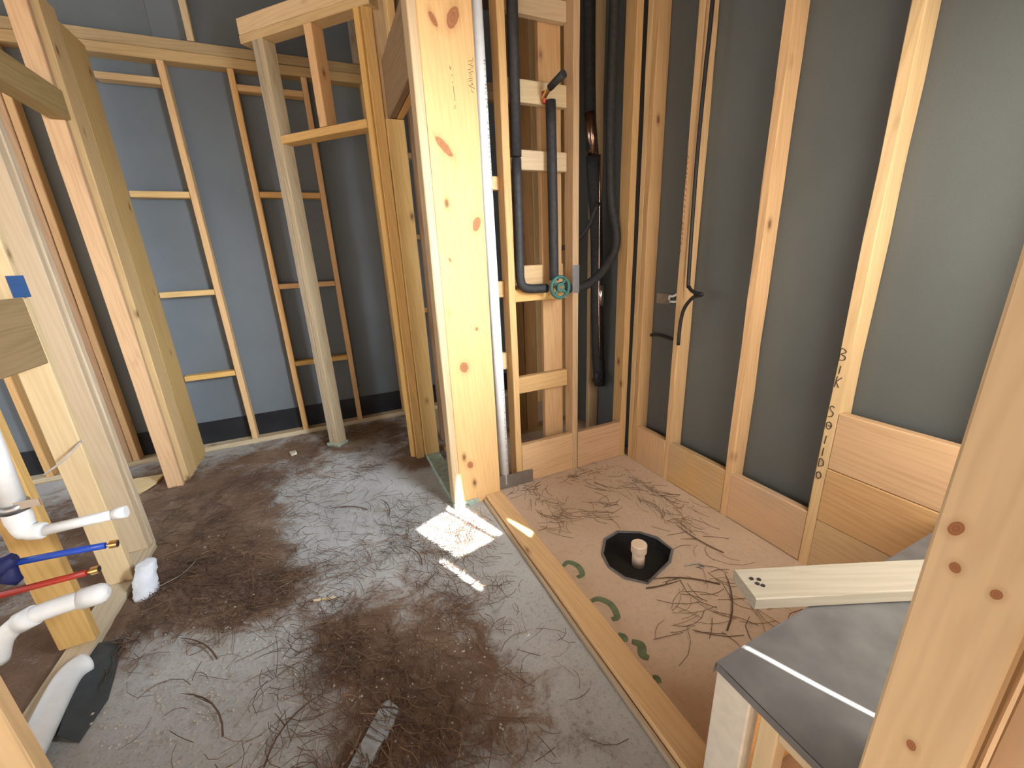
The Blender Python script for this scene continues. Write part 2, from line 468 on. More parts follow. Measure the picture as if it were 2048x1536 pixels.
lines = []
for ch, z, h in (('B', .925, .042), ('I', .868, .032), ('K', .822, .042), ('S', .703, .045), ('O', .646, .03), ('I', .585, .034), ('L', .532, .036), ('D', .484, .036), ('O', .43, .03)):
    for st in STK[ch]:
        lines.append(smooth_path([(1.6885, .8215 - u * .028, z - h / 2 + v * h) for u, v in st], 4) if len(st) > 3 else [(1.6885, .8215 - u * .028, z - h / 2 + v * h) for u, v in st])
lines.append([(1.6885, .814, .647), (1.6885, .807, .643), (1.6885, .800, .65)])
hw = strokes('handwriting', lines, .0016, M_ink, S['s3']); hw['label'] = 'black marker letters B I K S O I I D O down the stud'
lines = []
z = 1.75
while z > 1.30:
    h = random.uniform(.008, .02)
    lines.append([(1.6888, 1.614 + random.uniform(-.004, .004), z), (1.6888, 1.61 + random.uniform(-.004, .006), z - h)])
    if random.random() < .6: lines.append([(1.6888, 1.616, z - h * .4), (1.6888, 1.606, z - h * .6)])
    z -= h + random.uniform(.006, .02)
strokes('stamp', lines, .001, M_redmark, S['s1'])['label'] = 'faded red stamp marks'

# ------------------------------------------------------------------ wall_back: shower plumbing wall
wb = empty('wall_back', (1.2, 2.0, 0), 'open stud plumbing wall with ladder blocking behind the shower', 'wall', 'structure')
board('stud', wb, (.877, .915), (1.97, 2.058), (0, 3.1), M_pine)
board('stud', wb, (1.270, 1.308), (1.97, 2.058), (0, 3.1), M_pine)
board('stud', wb, (1.645, 1.689), (1.97, 2.058), (0, 3.1), M_pine)
board('stud', wb, (1.135, 1.262), (2.072, 2.11), (0, 3.1), M_pine)
for z, h, m in ((2.39, .085, M_pale), (2.035, .098, M_pale), (1.742, .09, M_pale), (1.085, .068, M_pine), (.555, .1, M_pine)):
    board('blocking', wb, (.917, 1.268), (2.03, 2.068), (z, z + h), m)
board('blocking', wb, (.917, 1.268), (2.072, 2.11), (1.17, 1.275), M_pine)
board('blocking', wb, (.916, 1.269), (1.97, 2.008), (.002, .252), M_red)
board('blocking', wb, (1.309, 1.644), (1.97, 2.008), (.002, .25), M_red)
for z, h in ((1.645, .062), (1.118, .085), (.717, .095)):
    board('blocking', wb, (.742, .876), (2.03, 2.068), (z, z + h), M_pine)
board('bottom_plate', wb, (.62, 1.69), (2.07, 2.11), (0, .038), M_pine)
# wide trimmer plank at the end of the plumbing wall, and the stud it is nailed to
PK = [(.077, -.074, .018, .032, -.35), (-.04, -.751, .022, .026, .1), (.031, .709, .022, .042, -.45), (-.052, .691, .011, .027, .55), (-.05, .24, .016, .05, .75),
      (.041, -.564, .007, .009, 0), (-.066, -.229, .005, .01, .3), (-.05, -1.301, .016, .02, .2)]
M_plank = wood('knotty_pine_plank', (.68, .425, .185), (.60, .345, .14), knots=PK, rand=False)
pl = board('plank', wb, (.503, .738), (1.905, 1.943), (.0, 3.1), M_plank)
pl['label'] = 'wide knotty pine board at the end of the wall'
board('stud', wb, (.465, .502), (1.902, 1.99), (.038, 3.1), M_pale)
board('stud', wb, (.50, .538), (1.99, 2.03), (.038, 3.1), M_pine)
board('bottom_plate', wb, (.462, .60), (1.899, 1.904), (.0, .036), M_teal)
board('bottom_plate', wb, (.464, .502), (1.905, 1.992), (.0, .036), M_teal)
lines = []
for (x, z0_, z1_) in ((.623, 2.09, 2.075), (.628, 2.085, 2.08), (.63, 2.035, 2.03), (.632, 2.02, 1.965), (.634, 1.95, 1.935), (.628, 2.06, 2.055)):
    lines.append([(x, 1.9042, z0_), (x + random.uniform(-.004, .004), 1.9042, z1_)])
for k in range(16):
    z = 2.13 - k * .008; lines.append([(.70 + random.uniform(0, .03), 1.9042, z), (.70 + random.uniform(0, .03), 1.9042, z - .006)])
strokes('stamp', lines, .0009, M_ink, pl)['label'] = 'faint dark grade stamp smudges'
me_, mw_ = box_mesh((1.266, 1.309), (1.967, 1.9695), (1.115, 1.265))
g = link('nail_plate', me_, M_steel, wb, mw_); g['label'] = 'grey steel nail plate on the stud'
for k in range(7):
    pass

# studs of the next wall seen through the bays
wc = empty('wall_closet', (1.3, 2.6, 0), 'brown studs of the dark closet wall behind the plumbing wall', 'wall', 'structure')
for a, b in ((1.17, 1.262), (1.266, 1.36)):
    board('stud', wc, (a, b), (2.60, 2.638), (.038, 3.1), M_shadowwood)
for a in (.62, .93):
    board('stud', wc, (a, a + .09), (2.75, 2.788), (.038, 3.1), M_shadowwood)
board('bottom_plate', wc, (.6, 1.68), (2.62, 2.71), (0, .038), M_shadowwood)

# ------------------------------------------------------------------ wall_partition and wall_diagonal: the closet door framing
wp = empty('wall_partition', (.5, 2.4, 0), 'short framed partition running back from the wide plank', 'wall', 'structure')
board('trimmer', wp, (.457, .556), (2.575, 2.613), (.036, 2.075), M_pine)
board('stud', wp, (.40, .455), (2.60, 2.69), (.0, 3.1), M_pine)
board('stud', wp, (.457, .556), (2.614, 2.652), (.036, 3.1), M_red)
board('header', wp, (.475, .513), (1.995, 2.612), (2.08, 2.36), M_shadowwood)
board('header', wp, (.516, .554), (2.032, 2.612), (2.08, 2.36), M_red)
board('stud', wp, (.475, .513), (2.32, 2.40), (2.362, 3.1), M_pine)
board('bottom_plate', wp, (.462, .556), (1.993, 2.66), (0, .035), M_teal)

wd = empty('wall_diagonal', (.12, 2.9, 0), 'angled wall framing around the closet doorway', 'wall', 'structure')
LD = Matrix(((-.70711, .70711, 0, 0), (.70711, .70711, 0, 0), (0, 0, 1, 0), (0, 0, 0, 1)))   # local x = u along the wall, y = s into the wall
def ub(name, u, s, z, mat=None):
    # frame is mirrored, so build it from a proper rotation instead: local x' = -u
    Lr = Matrix(((.70711, .70711, 0, 0), (-.70711, .70711, 0, 0), (0, 0, 1, 0), (0, 0, 0, 1)))
    return board(name, wd, (-u[1], -u[0]), (s[0] + .0, s[1]), z, mat, local=Lr)
s0 = 2.121
ub('post', (2.296, 2.335), (s0, s0 + .089), (.03, 2.575), M_old)
ub('post', (2.252, 2.294), (s0, s0 + .089), (.03, 2.575), M_old)
ub('bottom_plate', (2.245, 2.36), (s0 - .003, s0 + .092), (0, .03), M_teal)
ub('trimmer', (1.572, 1.61), (s0 + .002, s0 + .091), (.02, 2.66), M_pine)
ub('header', (1.611, 2.251), (s0 + .001, s0 + .09), (2.042, 2.086), M_pine)
ub('cripple_stud', (1.89, 1.945), (s0 + .001, s0 + .09), (2.088, 2.575), M_pine)
ub('top_plate', (1.5, 2.42), (s0 - .002, s0 + .088), (2.577, 2.618), M_pine)
ub('top_plate', (1.5, 2.42), (s0, s0 + .09), (2.62, 2.70), M_pine)
ub('stud', (1.70, 1.74), (s0 + .001, s0 + .09), (2.702, 3.1), M_pine)

# ------------------------------------------------------------------ wall_rear: dark sheathing with ladder studs
we = empty('wall_rear', (-.4, 3.6, 0), 'blue grey sheathed rear wall with ladder framed studs', 'wall', 'structure')
for a, b in ((-4.4, -1.93), (-1.928, -.71), (-.708, .52), (.522, 1.774)):
    slab('sheathing_panel', we, (a, b), (3.62, 3.632), (0, 3.2), M_sheathb)
for a, b in ((-4.4, -1.32), (-1.318, -.69), (-.688, -.325), (-.323, .1), (.102, 1.774)):
    vs, fs = [], []
    n = 18
    for i in range(n):
        x = a + (b - a) * i / (n - 1)
        for k in range(6):
            zz = .03 + .185 * k / 5
            vs.append((x, 3.615 - .004 * abs(noise.noise((x * 9 + zz * 14, zz * 30, 2))) - .001, zz))
    for i in range(n - 1):
        for k in range(5): q = i * 6 + k; fs.append((q, q + 6, q + 7, q + 1))
    mesh_obj('moisture_strip', vs, fs, M_memb, we, True)
for x in (-2.75, -2.33, -1.915, -1.492, -1.45, -.708, -.343, .085, .475, .88, 1.28):
    board('stud', we, (x, x + T), (3.531, 3.614), (.038, 2.56), M_pine)
for zz in (.565, 1.16, 1.79, 2.43):
    board('blocking', we, (-1.02, -.71), (3.531, 3.60), (zz, zz + T), M_pine)
    board('blocking', we, (-.303, .083), (3.531, 3.60), (zz + .01, zz + .01 + T), M_pine)
for zz in (.9, 1.5, 2.1):
    board('blocking', we, (.515, .878), (3.531, 3.60), (zz, zz + T), M_pine)
board('bottom_plate', we, (-4.0, 1.68), (3.531, 3.62), (0, .037), M_old)
board('top_plate', we, (-4.0, 1.68), (3.531, 3.62), (2.562, 2.62), M_dimpine)
board('top_plate', we, (-4.0, 1.68), (3.531, 3.62), (2.622, 2.68), M_dimpine)
for x in (-2.5, -1.5, -.52, .45):
    board('stud', we, (x, x + T), (3.531, 3.62), (2.682, 3.15), M_old)

# ------------------------------------------------------------------ wall_left: vanity plumbing wall with a doorway
wl = empty('wall_left', (-1.0, 2.2, 0), 'pale open stud wall with a doorway and plumbing stubs', 'wall', 'structure')
near = board('stud', wl, (-.80, -.705), (.937, .975), (0, 3.1), M_pale)
near['label'] = 'bright pale stud nearest the lower left'
board('stud', wl, (-1.065, -.972), (1.30, 1.338), (.04, .25), M_pale)
board('stud', wl, (-1.078, -.975), (1.70, 1.738), (.038, 2.9), M_pine)
stA = board('stud', wl, (-1.06, -.968), (2.03, 2.068), (.038, 2.9), M_pale)
board('stud', wl, (-1.072, -.99), (2.265, 2.303), (.038, 2.9), M_pale)
board('trimmer', wl, (-1.07, -.985), (2.305, 2.343), (.0, 2.06), M_old)
board('bottom_plate', wl, (-1.06, -.97), (1.20, 2.30), (0, .036), M_old)
board('stud', wl, (-1.112, -1.03), (2.99, 3.028), (.0, 3.0), M_pine)
board('trimmer', wl, (-1.052, -1.012), (3.058, 3.225), (.0, 2.62), M_pine)
board('trimmer', wl, (-1.054, -1.014), (3.229, 3.50), (.0, 2.575), M_pine)
board('header', wl, (-1.085, -1.005), (2.305, 2.986), (2.062, 2.19), M_ply)
hd = board('panel', wl, (-.985, -.967), (1.74, 2.028), (1.02, 1.257), M_ply); hd['label'] = 'brown plywood backing board between two studs'
t_ = slab('tape', wl, (-.990, -.945), (2.0275, 2.0298), (1.258, 1.332), M_tape); t_['label'] = 'strip of blue tape on the stud'
board('top_plate', wl, (-1.09, -.99), (.9, 3.52), (3.0, 3.09), M_pine)

# ------------------------------------------------------------------ wall_front: end stud beside the camera, window opening above the bench, added sun mask outside
FK = [(.026, -.556, .006, .010, .3), (.017, -.604, .005, .007, 0), (-.018, -.613, .0045, .0065, .2), (.002, -.885, .005, .008, 0), (-.003, -.955, .004, .006, 0), (-.022, -.957, .004, .007, 0)]
M_end = wood('pale_end_stud', (.70, .52, .31), (.62, .44, .25), knots=FK, rand=False, kax=1)
wf = empty('wall_front', (1.2, .12, 0), 'framed wall with a window opening above the bench and an added sun mask outside', 'wall', 'structure')
fg = board('stud', wf, (.62, .658), (.0815, .169), (0, 3.1), M_end, wav=.0004); fg['label'] = 'large pale end stud closest at the right edge'
board('stud', wf, (.662, .70), (.035, .074), (0, 1.2), M_pine)
for x in (.705, .76):
    board('stud', wf, (x, x + T), (.0815, .169), (0, 3.1))
board('stud', wf, (1.63, 1.668), (.0815, .169), (0, 3.1))
board('header', wf, (.80, 1.63), (.0815, .169), (2.35, 2.6))
board('blocking', wf, (.80, 1.63), (.0815, .169), (.36, .40))
slab('sheathing_panel', wf, (.66, 1.775), (.005, .012), (2.3, 3.2), M_sheath)
slab('sheathing_panel', wf, (1.66, 1.775), (.005, .012), (0, 2.3), M_sheath)
# added unseen mask outside the window, its holes shape the sun patches
def board_with_holes(name, parent, outer, holes, y, th, mat):
    bm = bmesh.new(); ed = []
    for loop in [outer] + holes:
        vv = [bm.verts.new((x, y, z)) for x, z in loop]
        ed += [bm.edges.new((vv[i], vv[(i + 1) % len(vv)])) for i in range(len(vv))]
    bmesh.ops.triangle_fill(bm, use_beauty=True, edges=ed)
    def inside(p, poly):
        r = False
        for i in range(len(poly)):
            a, b = poly[i], poly[i - 1]
            if (a[1] > p[1]) != (b[1] > p[1]) and p[0] < (b[0] - a[0]) * (p[1] - a[1]) / (b[1] - a[1]) + a[0]: r = not r
        return r
    for f in list(bm.faces):
        c = f.calc_center_median()
        if any(inside((c.x, c.z), h) for h in holes): bm.faces.remove(f)
    bmesh.ops.solidify(bm, geom=bm.faces[:], thickness=th)
    me = bpy.data.meshes.new(name); bm.to_mesh(me); bm.free()
    return link(name, me, mat, parent)


SUN_HOLES = [[(1.16, 1.40), (1.375, 1.435), (1.365, 1.685), (1.16, 1.63)],
         [(1.395, 1.445), (1.44, 1.45), (1.475, 1.72), (1.463, 1.90), (1.45, 1.86), (1.432, 1.72), (1.388, 1.70)],
         [(1.55, 1.73), (1.568, 1.73), (1.563, 2.0), (1.558, 2.09)],
         [(1.473, 1.385), (1.53, 1.415), (1.69, 1.68), (1.69, 1.76), (1.62, 1.76), (1.60, 1.69), (1.56, 1.62), (1.50, 1.50)],
         [(1.082, 1.225), (1.108, 1.235), (1.108, 1.42), (1.082, 1.41)],
         [(1.044, .74), (1.056, .74), (1.056, 1.01), (1.044, 1.01)]]
board_with_holes('sun_mask', wf, [(.3, .2), (2.6, .2), (2.6, 3.4), (.3, 3.4)], SUN_HOLES, -.3, .004, M_ply)

# ------------------------------------------------------------------ things in the shower
cu = board('shower_curb', None, (.648, .742), (.437, 1.945), (.0, .040), M_red, wav=.002)
tag(cu, 'flat pine board laid on the floor as the shower curb', 'curb', kind='thing')
cs = board('curb_seal_strip', None, (.632, .647), (.437, 1.90), (.0, .022), M_old); tag(cs, 'thin grey strip of wood lying along the left side of the curb', 'strip', kind='thing')

# metal plate
vs = [(.672, 1.957, .019), (.975, 1.957, .004), (.978, 1.957, .088), (.675, 1.957, .102)]
vs2 = vs + [(x, y + .002, z) for x, y, z in vs]
mp = mesh_obj('metal_plate', vs2, [(0, 1, 2, 3), (7, 6, 5, 4), (0, 4, 5, 1), (1, 5, 6, 2), (2, 6, 7, 3), (3, 7, 4, 0)], M_steel)
tag(mp, 'thin grey steel plate standing behind the far end of the curb', 'metal plate')

# white vent pipe with printed marks
vp = empty('vent_pipe', (.787, 1.985, 0), 'tall white plastic pipe standing in the bay beside the wide plank', 'pipe')
tube('pipe', [(.800, 1.985, .03), (.797, 1.985, .8), (.790, 1.985, 1.6), (.783, 1.985, 3.1)], .0285, M_pvc, vp, 20)
lines = []
for z0_, z1_ in ((1.62, 2.16), (.13, .62)):
    z = z0_
    while z < z1_:
        h = random.choice((.006, .009, .012)); x = .800 - .0055 * z + .0135
        yy = 1.985 - math.sqrt(.0287 ** 2 - .0135 ** 2)
        for q in range(3):
            if random.random() < .75: lines.append([(x - .004 + q * .004, yy - .0004 + .0018 * (q - 1), z), (x - .004 + q * .004, yy - .0004 + .0018 * (q - 1), z + h * random.uniform(.3, 1))])
        z += h + random.choice((.003, .004, .012))
strokes('printed_marks', lines, .0007, M_ink, vp)['kind'] = 'stuff'

# insulated shower lines and valve
sp = empty('shower_valve_plumbing', (1.16, 2.0, 1.15), 'black foam covered shower pipes joined by a round green valve guard', 'plumbing')
tube('insulated_pipe', [(.969, 1.998, 3.1), (.966, 1.998, 2.4), (.960, 1.998, 1.79)], .026, M_ins, sp)
tube('insulated_pipe', [(.960, 1.998, 1.782), (.957, 1.998, 1.3), (.958, 1.998, 1.21), (.972, 1.998, 1.172), (1.01, 1.998, 1.155), (1.12, 1.998, 1.15)], .024, M_ins, sp, n=5)
tube('insulated_pipe', [(1.155, 1.995, 2.045), (1.16, 1.995, 1.7), (1.165, 1.998, 1.3), (1.165, 1.998, 1.19)], .0255, M_ins, sp, n=3)
tube('insulated_pipe', [(1.20, 1.998, 1.155), (1.26, 2.0, 1.14), (1.33, 2.0, 1.14), (1.42, 2.01, 1.165), (1.52, 2.02, 1.235), (1.60, 2.03, 1.34), (1.612, 2.04, 1.45), (1.585, 2.06, 1.62), (1.565, 2.06, 2.0), (1.57, 2.06, 2.4), (1.58, 2.06, 3.1)], .025, M_ins, sp, n=6)
tube('shower_arm_stub', [(1.128, 2.028, 2.055), (1.127, 1.97, 2.075), (1.135, 1.93, 2.09)], .011, M_brass, sp, n=4)
tube('stub_cap', [(1.128, 1.955, 2.082), (1.14, 1.90, 2.098), (1.149, 1.86, 2.108)], [.016, .017, .019], M_ins, sp)
tube('red_tie', [(1.128, 2.012, 2.085), (1.13, 2.012, 2.045), (1.128, 2.012, 2.035)], .012, M_redmark, sp, 8)
# the green guard: rim, hub and spokes around the valve
def ring(name, c, R, r, mat, parent, seg=36, s=8):
    vs, fs = [], []
    for i in range(seg):
        a = 2 * math.pi * i / seg
        for k in range(s):
            b = 2 * math.pi * k / s
            vs.append((c[0] + (R + r * math.cos(b)) * math.cos(a), c[1] + r * 1.4 * math.sin(b), c[2] + (R + r * math.cos(b)) * math.sin(a)))
    for i in range(seg):
        for k in range(s):
            fs.append((i * s + k, i * s + (k + 1) % s, ((i + 1) % seg) * s + (k + 1) % s, ((i + 1) % seg) * s + k))
    return mesh_obj(name, vs, fs, mat, parent, True)
VC = (1.165, 1.935, 1.155)
ring('valve_guard_rim', VC, .055, .009, M_green, sp)
tube('valve_guard_hub', [(VC[0], VC[1] + .012, VC[2]), (VC[0], VC[1] - .012, VC[2])], .024, M_green, sp, 20, smooth=False)
tube('valve_stem', [(VC[0], VC[1] + .06, VC[2]), (VC[0], VC[1] - .02, VC[2])], .009, M_brass, sp, 12)
for k in range(4):
    a = math.radians(50 + 90 * k)
    tube('spoke', [(VC[0] + .02 * math.cos(a), VC[1], VC[2] + .02 * math.sin(a)), (VC[0] + .053 * math.cos(a), VC[1], VC[2] + .053 * math.sin(a))], .008, M_green, sp, 8)

# thick refrigerant line behind
rl = empty('refrigerant_line', (1.72, 2.32, .3), 'thick black wrapped line with foil bands hanging behind the plumbing wall', 'pipe')
tube('insulated_pipe', [(1.60, 2.33, 3.1), (1.615, 2.33, 2.3), (1.635, 2.33, 1.93)], .034, M_ins, rl, n=3)
tube('foil_band', [(1.615, 2.325, 2.13), (1.645, 2.325, 1.90)], .036, M_copperfoil, rl, 10, jit=.06)
tube('insulated_pipe', [(1.64, 2.33, 1.90), (1.68, 2.33, 1.5), (1.695, 2.33, 1.1), (1.70, 2.33, .9), (1.715, 2.33, .62), (1.73, 2.32, .40)], [.04] * 31, M_ins, rl, n=6)
tube('foil_band', [(1.695, 2.29, 1.12), (1.70, 2.29, .98)], .022, M_foil, rl, 10, jit=.08)
tube('tape_tail', [(1.73, 2.29, .52), (1.69, 2.27, .45), (1.66, 2.26, .47), (1.655, 2.26, .52)], .014, M_ins, rl, 6, n=3, jit=.3)
tube('copper_tube', [(1.665, 2.285, 1.9), (1.675, 2.285, 1.4), (1.68, 2.285, 1.0), (1.70, 2.285, .6)], .005, M_copperfoil, rl, 8, n=3)
bp = tube('branch_pipe', [(1.60, 2.2, 1.62), (1.55, 2.25, 1.47), (1.46, 2.3, 1.38), (1.36, 2.32, 1.36)], .014, M_ins, None, 10, n=4)
tag(bp, 'thin black pipe branching left behind the bent insulated pipe', 'pipe')

# cables
cb = tube('cable', [(1.682, 1.535, 3.05), (1.682, 1.539, 2.319), (1.682, 1.547, 2.05), (1.682, 1.552, 1.70), (1.682, 1.543, 1.2), (1.678, 1.528, 1.136), (1.66, 1.475, 1.116), (1.65, 1.43, 1.113), (1.655, 1.435, 1.105), (1.665, 1.49, 1.09), (1.672, 1.545, 1.03), (1.675, 1.565, .95), (1.674, 1.567, .835)], .009, M_cable, None, 8, n=6)
tag(cb, 'black cable hanging down the wall stud with a loop and loose end', 'cable')
cb2 = tube('cable', [(1.762, 1.865, .835), (1.76, 1.80, .845), (1.762, 1.70, .835), (1.766, 1.622, .83)], .009, M_cable, None, 8, n=4)
tag(cb2, 'short black cable crossing low between corner stud and next stud', 'cable')
cl = empty('cable_clip', (1.76, 1.76, 1.06), 'small shiny clip with a white loop on the grey wall', 'clip')
slab('clip_plate', cl, (1.769, 1.774), (1.735, 1.845), (1.028, 1.085), M_steel)
tube('clip_loop', [(1.765, 1.74, 1.055), (1.755, 1.73, 1.075), (1.75, 1.70, 1.078), (1.75, 1.66, 1.095), (1.752, 1.645, 1.08), (1.756, 1.68, 1.05), (1.762, 1.73, 1.045)], .007, M_pvc, cl, 8, n=4)

# floor drain pit
dr = empty('floor_drain', (1.11, 1.17, -.05), 'black lined drain pit in the shower floor with a capped pipe stub', 'drain')
n = len(hole); vs = [(x, y, .003) for x, y in hole] + [(1.11 + (x - 1.11) * .93, 1.175 + (y - 1.175) * .93, -.05) for x, y in hole]
fs = [(i, n + i, n + (i + 1) % n, (i + 1) % n) for i in range(n)] + [tuple(range(n, 2 * n))]
mesh_obj('pit_liner', vs, fs, M_black, dr)
vs, fs = [], []
lip = [Vector((x, y, .004)) for x, y in hole]; lip.append(lip[0])
tube_geo(lip, .006, 6, vs, fs, jit=.4); mesh_obj('liner_edge', vs, fs, M_tar, dr)
tube('pipe_stub', [(1.105, 1.165, -.05), (1.105, 1.165, .03)], .028, M_pvcd, dr, 24)
tube('cap', [(1.105, 1.165, .025), (1.105, 1.165, .062), (1.105, 1.165, .066)], [.035, .035, .031], M_pvcd, dr, 24, smooth=False)
lp = tube('wire_loop', [(1.235, 1.02, .006), (1.285, 1.005, .008), (1.30, .985, .008), (1.29, .975, .008), (1.28, .99, .008)], .003, M_steel, None, 6, n=5)
tag(lp, 'small bent wire with a ring end lying beside the drain pit', 'wire')

# green paint marks on the shower floor
def paint(pts, wd, name, lab):
    P = smooth_path([(x, y, 0) for x, y in pts], 5); vs, fs = [], []
    for i, p in enumerate(P):
        d = (P[min(i + 1, len(P) - 1)] - P[max(i - 1, 0)]).normalized(); q = Vector((-d.y, d.x, 0)); ww = wd * (.5 + .5 * math.sin(math.pi * (.1 + .8 * i / (len(P) - 1))))
        vs += [tuple(p + q * ww + Vector((0, 0, .0015))), tuple(p - q * ww + Vector((0, 0, .0015)))]
    for i in range(len(P) - 1): fs.append((2 * i, 2 * i + 1, 2 * i + 3, 2 * i + 2))
    o = mesh_obj(name, vs, fs, M_paint); tag(o, lab, 'paint mark')
paint([(.765, 1.262), (.80, 1.275), (.825, 1.235), (.815, 1.185), (.785, 1.18)], .013, 'paint_mark', 'curved green paint mark by the curb, the one nearest the plank')
paint([(.762, 1.05), (.80, 1.045), (.825, 1.00), (.81, .945), (.785, .945)], .013, 'paint_mark', 'hooked green paint mark by the curb, second from the plank')
paint([(.765, .885), (.775, .865), (.768, .85)], .014, 'paint_mark', 'small round green paint dot by the curb, third from the plank')
paint([(.79, .84), (.81, .815), (.79, .785), (.80, .765)], .015, 'paint_mark', 'wavy green paint blot by the curb, fourth from the plank')
paint([(.765, .71), (.775, .70), (.77, .685)], .01, 'paint_mark', 'last faint green paint dot by the curb, closest to the bench')

# bench
be = empty('shower_bench', (1.15, .3, 0), 'framed shower bench topped with a dark grey waterproof membrane', 'bench')
bt = slab('seat_top', be, (.648, 1.69), (.175, .428), (.432, .452), M_tar)
board('side_panel', be, (.652, .69), (.350, .430), (0, .431), M_white, wav=.0004)
board('leg', be, (.66, .70), (.295, .333), (0, .431), M_pale)
board('leg', be, (.66, .70), (.18, .218), (0, .431), M_pale)
board('rail', be, (.662, .70), (.219, .294), (.39, .431), M_pale)
board('front_rail', be, (.70, 1.688), (.388, .426), (.0, .431), M_pine)
# membrane turned down over the front edge
vs = [(.646, .430, .454), (1.689, .430, .454), (1.689, .434, .425), (.646, .434, .418), (.646, .40, .454), (1.689, .40, .454)]
mesh_obj('membrane_flap', vs, [(0, 3, 2, 1), (4, 0, 1, 5)], M_tar, be)
vs, fs = [], []
for i in range(24):
    y = .425 - .25 * i / 23
    for k in range(10):
        x = .648 + 1.04 * k / 9
        vs.append((x, y, .4535 + .003 * noise.noise((x * 6, y * 9, 1)) + .001))
for i in range(23):
    for k in range(9): q = i * 10 + k; fs.append((q, q + 10, q + 11, q + 1))
mesh_obj('membrane_sheet', vs, fs, M_tar, be, True)

# loose board lying on the bench
a = Vector((.858, .525, .474)); b = Vector((1.50, .25, .474)); d = (b - a).normalized()
me = lumber_mesh(.10, .036, (b - a).length)
yv = Vector((0, 0, 1)); xv = yv.cross(d).normalized(); yv = d.cross(xv)
mw = Matrix((xv, yv, d)).transposed().to_4x4(); mw.translation = (a + b) / 2 + Vector((0, 0, .003))
lb = empty('loose_board', ((a + b) / 2 - Vector((0, 0, .016))), 'loose pine offcut lying across the bench and jutting past its edge', 'board')
link('board', me, M_driftboard, lb, mw)
vs, fs = [], []
for q in ((.025, .012), (.03, -.005), (.042, .008), (.04, -.012)):
    p = a + d * q[0] + xv * q[1] + Vector((0, 0, .0215))
    tube_geo([p, p + Vector((0, 0, .002))], .005, 8, vs, fs)
o = mesh_obj('nail_hole', vs, fs, M_ink, lb); o['kind'] = 'stuff'

# ------------------------------------------------------------------ plumbing stubs at the left wall
v1 = empty('vent_elbow_pipe', (-.97, 1.61, .5), 'white pipe coming down and elbowing into a thin capped arm', 'pipe')
tube('pipe', [(-.95, 1.61, 1.0), (-.965, 1.61, .66)], .028, M_pvc, v1, 18)
tube('elbow', [(-.965, 1.61, .665), (-.968, 1.61, .60), (-.955, 1.605, .57), (-.92, 1.60, .563)], [.032] * 6 + [.030] * 6 + [.026] * 6 + [.023], M_pvc, v1, 18, n=6)
tube('arm', [(-.93, 1.60, .563), (-.722, 1.60, .565)], .0165, M_pvc, v1, 16)
tube('cap', [(-.752, 1.60, .565), (-.718, 1.60, .5655)], .0195, M_pvc, v1, 16)
tube('metal_strap', [(-.966, 1.61, .672), (-.966, 1.61, .645)], .036, M_steel, v1, 18)
slab('strap_tab', v1, (-.955, -.895), (1.585, 1.588), (.655, .68), M_foil)
ring('joint_ring', (-.925, 1.6, .563), .001, .001, M_cable, v1)
v2 = empty('blue_water_stub', (-1.0, 1.55, .49), 'blue water supply stub with a brass end', 'pipe')
tube('pipe', [(-1.02, 1.55, .505), (-.86, 1.55, .495), (-.775, 1.55, .487)], .0105, M_blue, v2, 12)
tube('fitting', [(-.775, 1.55, .487), (-.762, 1.55, .486)], .006, M_foil, v2, 10)
tube('end_ring', [(-.764, 1.55, .486), (-.745, 1.55, .484)], .0125, M_brass, v2, 14, smooth=False)
tube('bore', [(-.746, 1.55, .484), (-.744, 1.55, .484)], .009, M_ink, v2, 12)
tube('navy_wrap', [(-1.06, 1.545, .475), (-1.03, 1.545, .49), (-1.0, 1.545, .505), (-.975, 1.545, .525)], [.012, .022, .026, .014], M_navy, v2, 8, jit=.3)
tube('navy_wrap', [(-.99, 1.54, .50), (-1.0, 1.54, .46), (-.985, 1.54, .44)], [.016, .02, .012], M_navy, v2, 8, jit=.3)
v3 = empty('red_water_stub', (-1.0, 1.5, .43), 'red water supply stub with a brass end', 'pipe')
tube('pipe', [(-1.04, 1.5, .436), (-.90, 1.5, .437), (-.815, 1.5, .437)], .010, M_redp, v3, 12)
tube('fitting', [(-.817, 1.5, .437), (-.80, 1.5, .438)], .006, M_brass, v3, 10)
tube('end_ring', [(-.803, 1.5, .438), (-.785, 1.5, .438)], .0125, M_brass, v3, 14, smooth=False)
tube('bore', [(-.786, 1.5, .438), (-.784, 1.5, .438)], .009, M_ink, v3, 12)
v4 = empty('drain_arm', (-1.0, 1.5, .33), 'thick white capped drain arm below the red stub', 'pipe')
tube('pipe', [(-1.08, 1.5, .22), (-1.05, 1.5, .285), (-1.005, 1.5, .325), (-.96, 1.5, .34), (-.90, 1.5, .348), (-.845, 1.5, .35)], .0265, M_pvc, v4, 18, n=4)
tube('fitting', [(-1.0, 1.5, .327), (-.96, 1.5, .341)], .031, M_pvc, v4, 18)
tube('cap', [(-.85, 1.5, .35), (-.805, 1.5, .351), (-.79, 1.5, .351), (-.783, 1.5, .351)], [.032, .032, .026, .012], M_pvc, v4, 18)
v5 = tube('floor_pipe', [(-.955, 1.18, .045), (-.968, 1.35, .047), (-.98, 1.50, .05), (-.975, 1.555, .05), (-.955, 1.585, .045)], .036, M_pvc, None, 18, n=5)
tag(v5, 'white drain pipe lying on the floor along the left wall', 'pipe')
vs = [(-.985, 1.70, .02), (-.895, 1.695, .004), (-.852, 1.43, .004), (-.872, 1.30, .006), (-.925, 1.33, .03), (-.955, 1.50, .035)]
fsx = vs + [(x, y, z + .004) for x, y, z in vs]
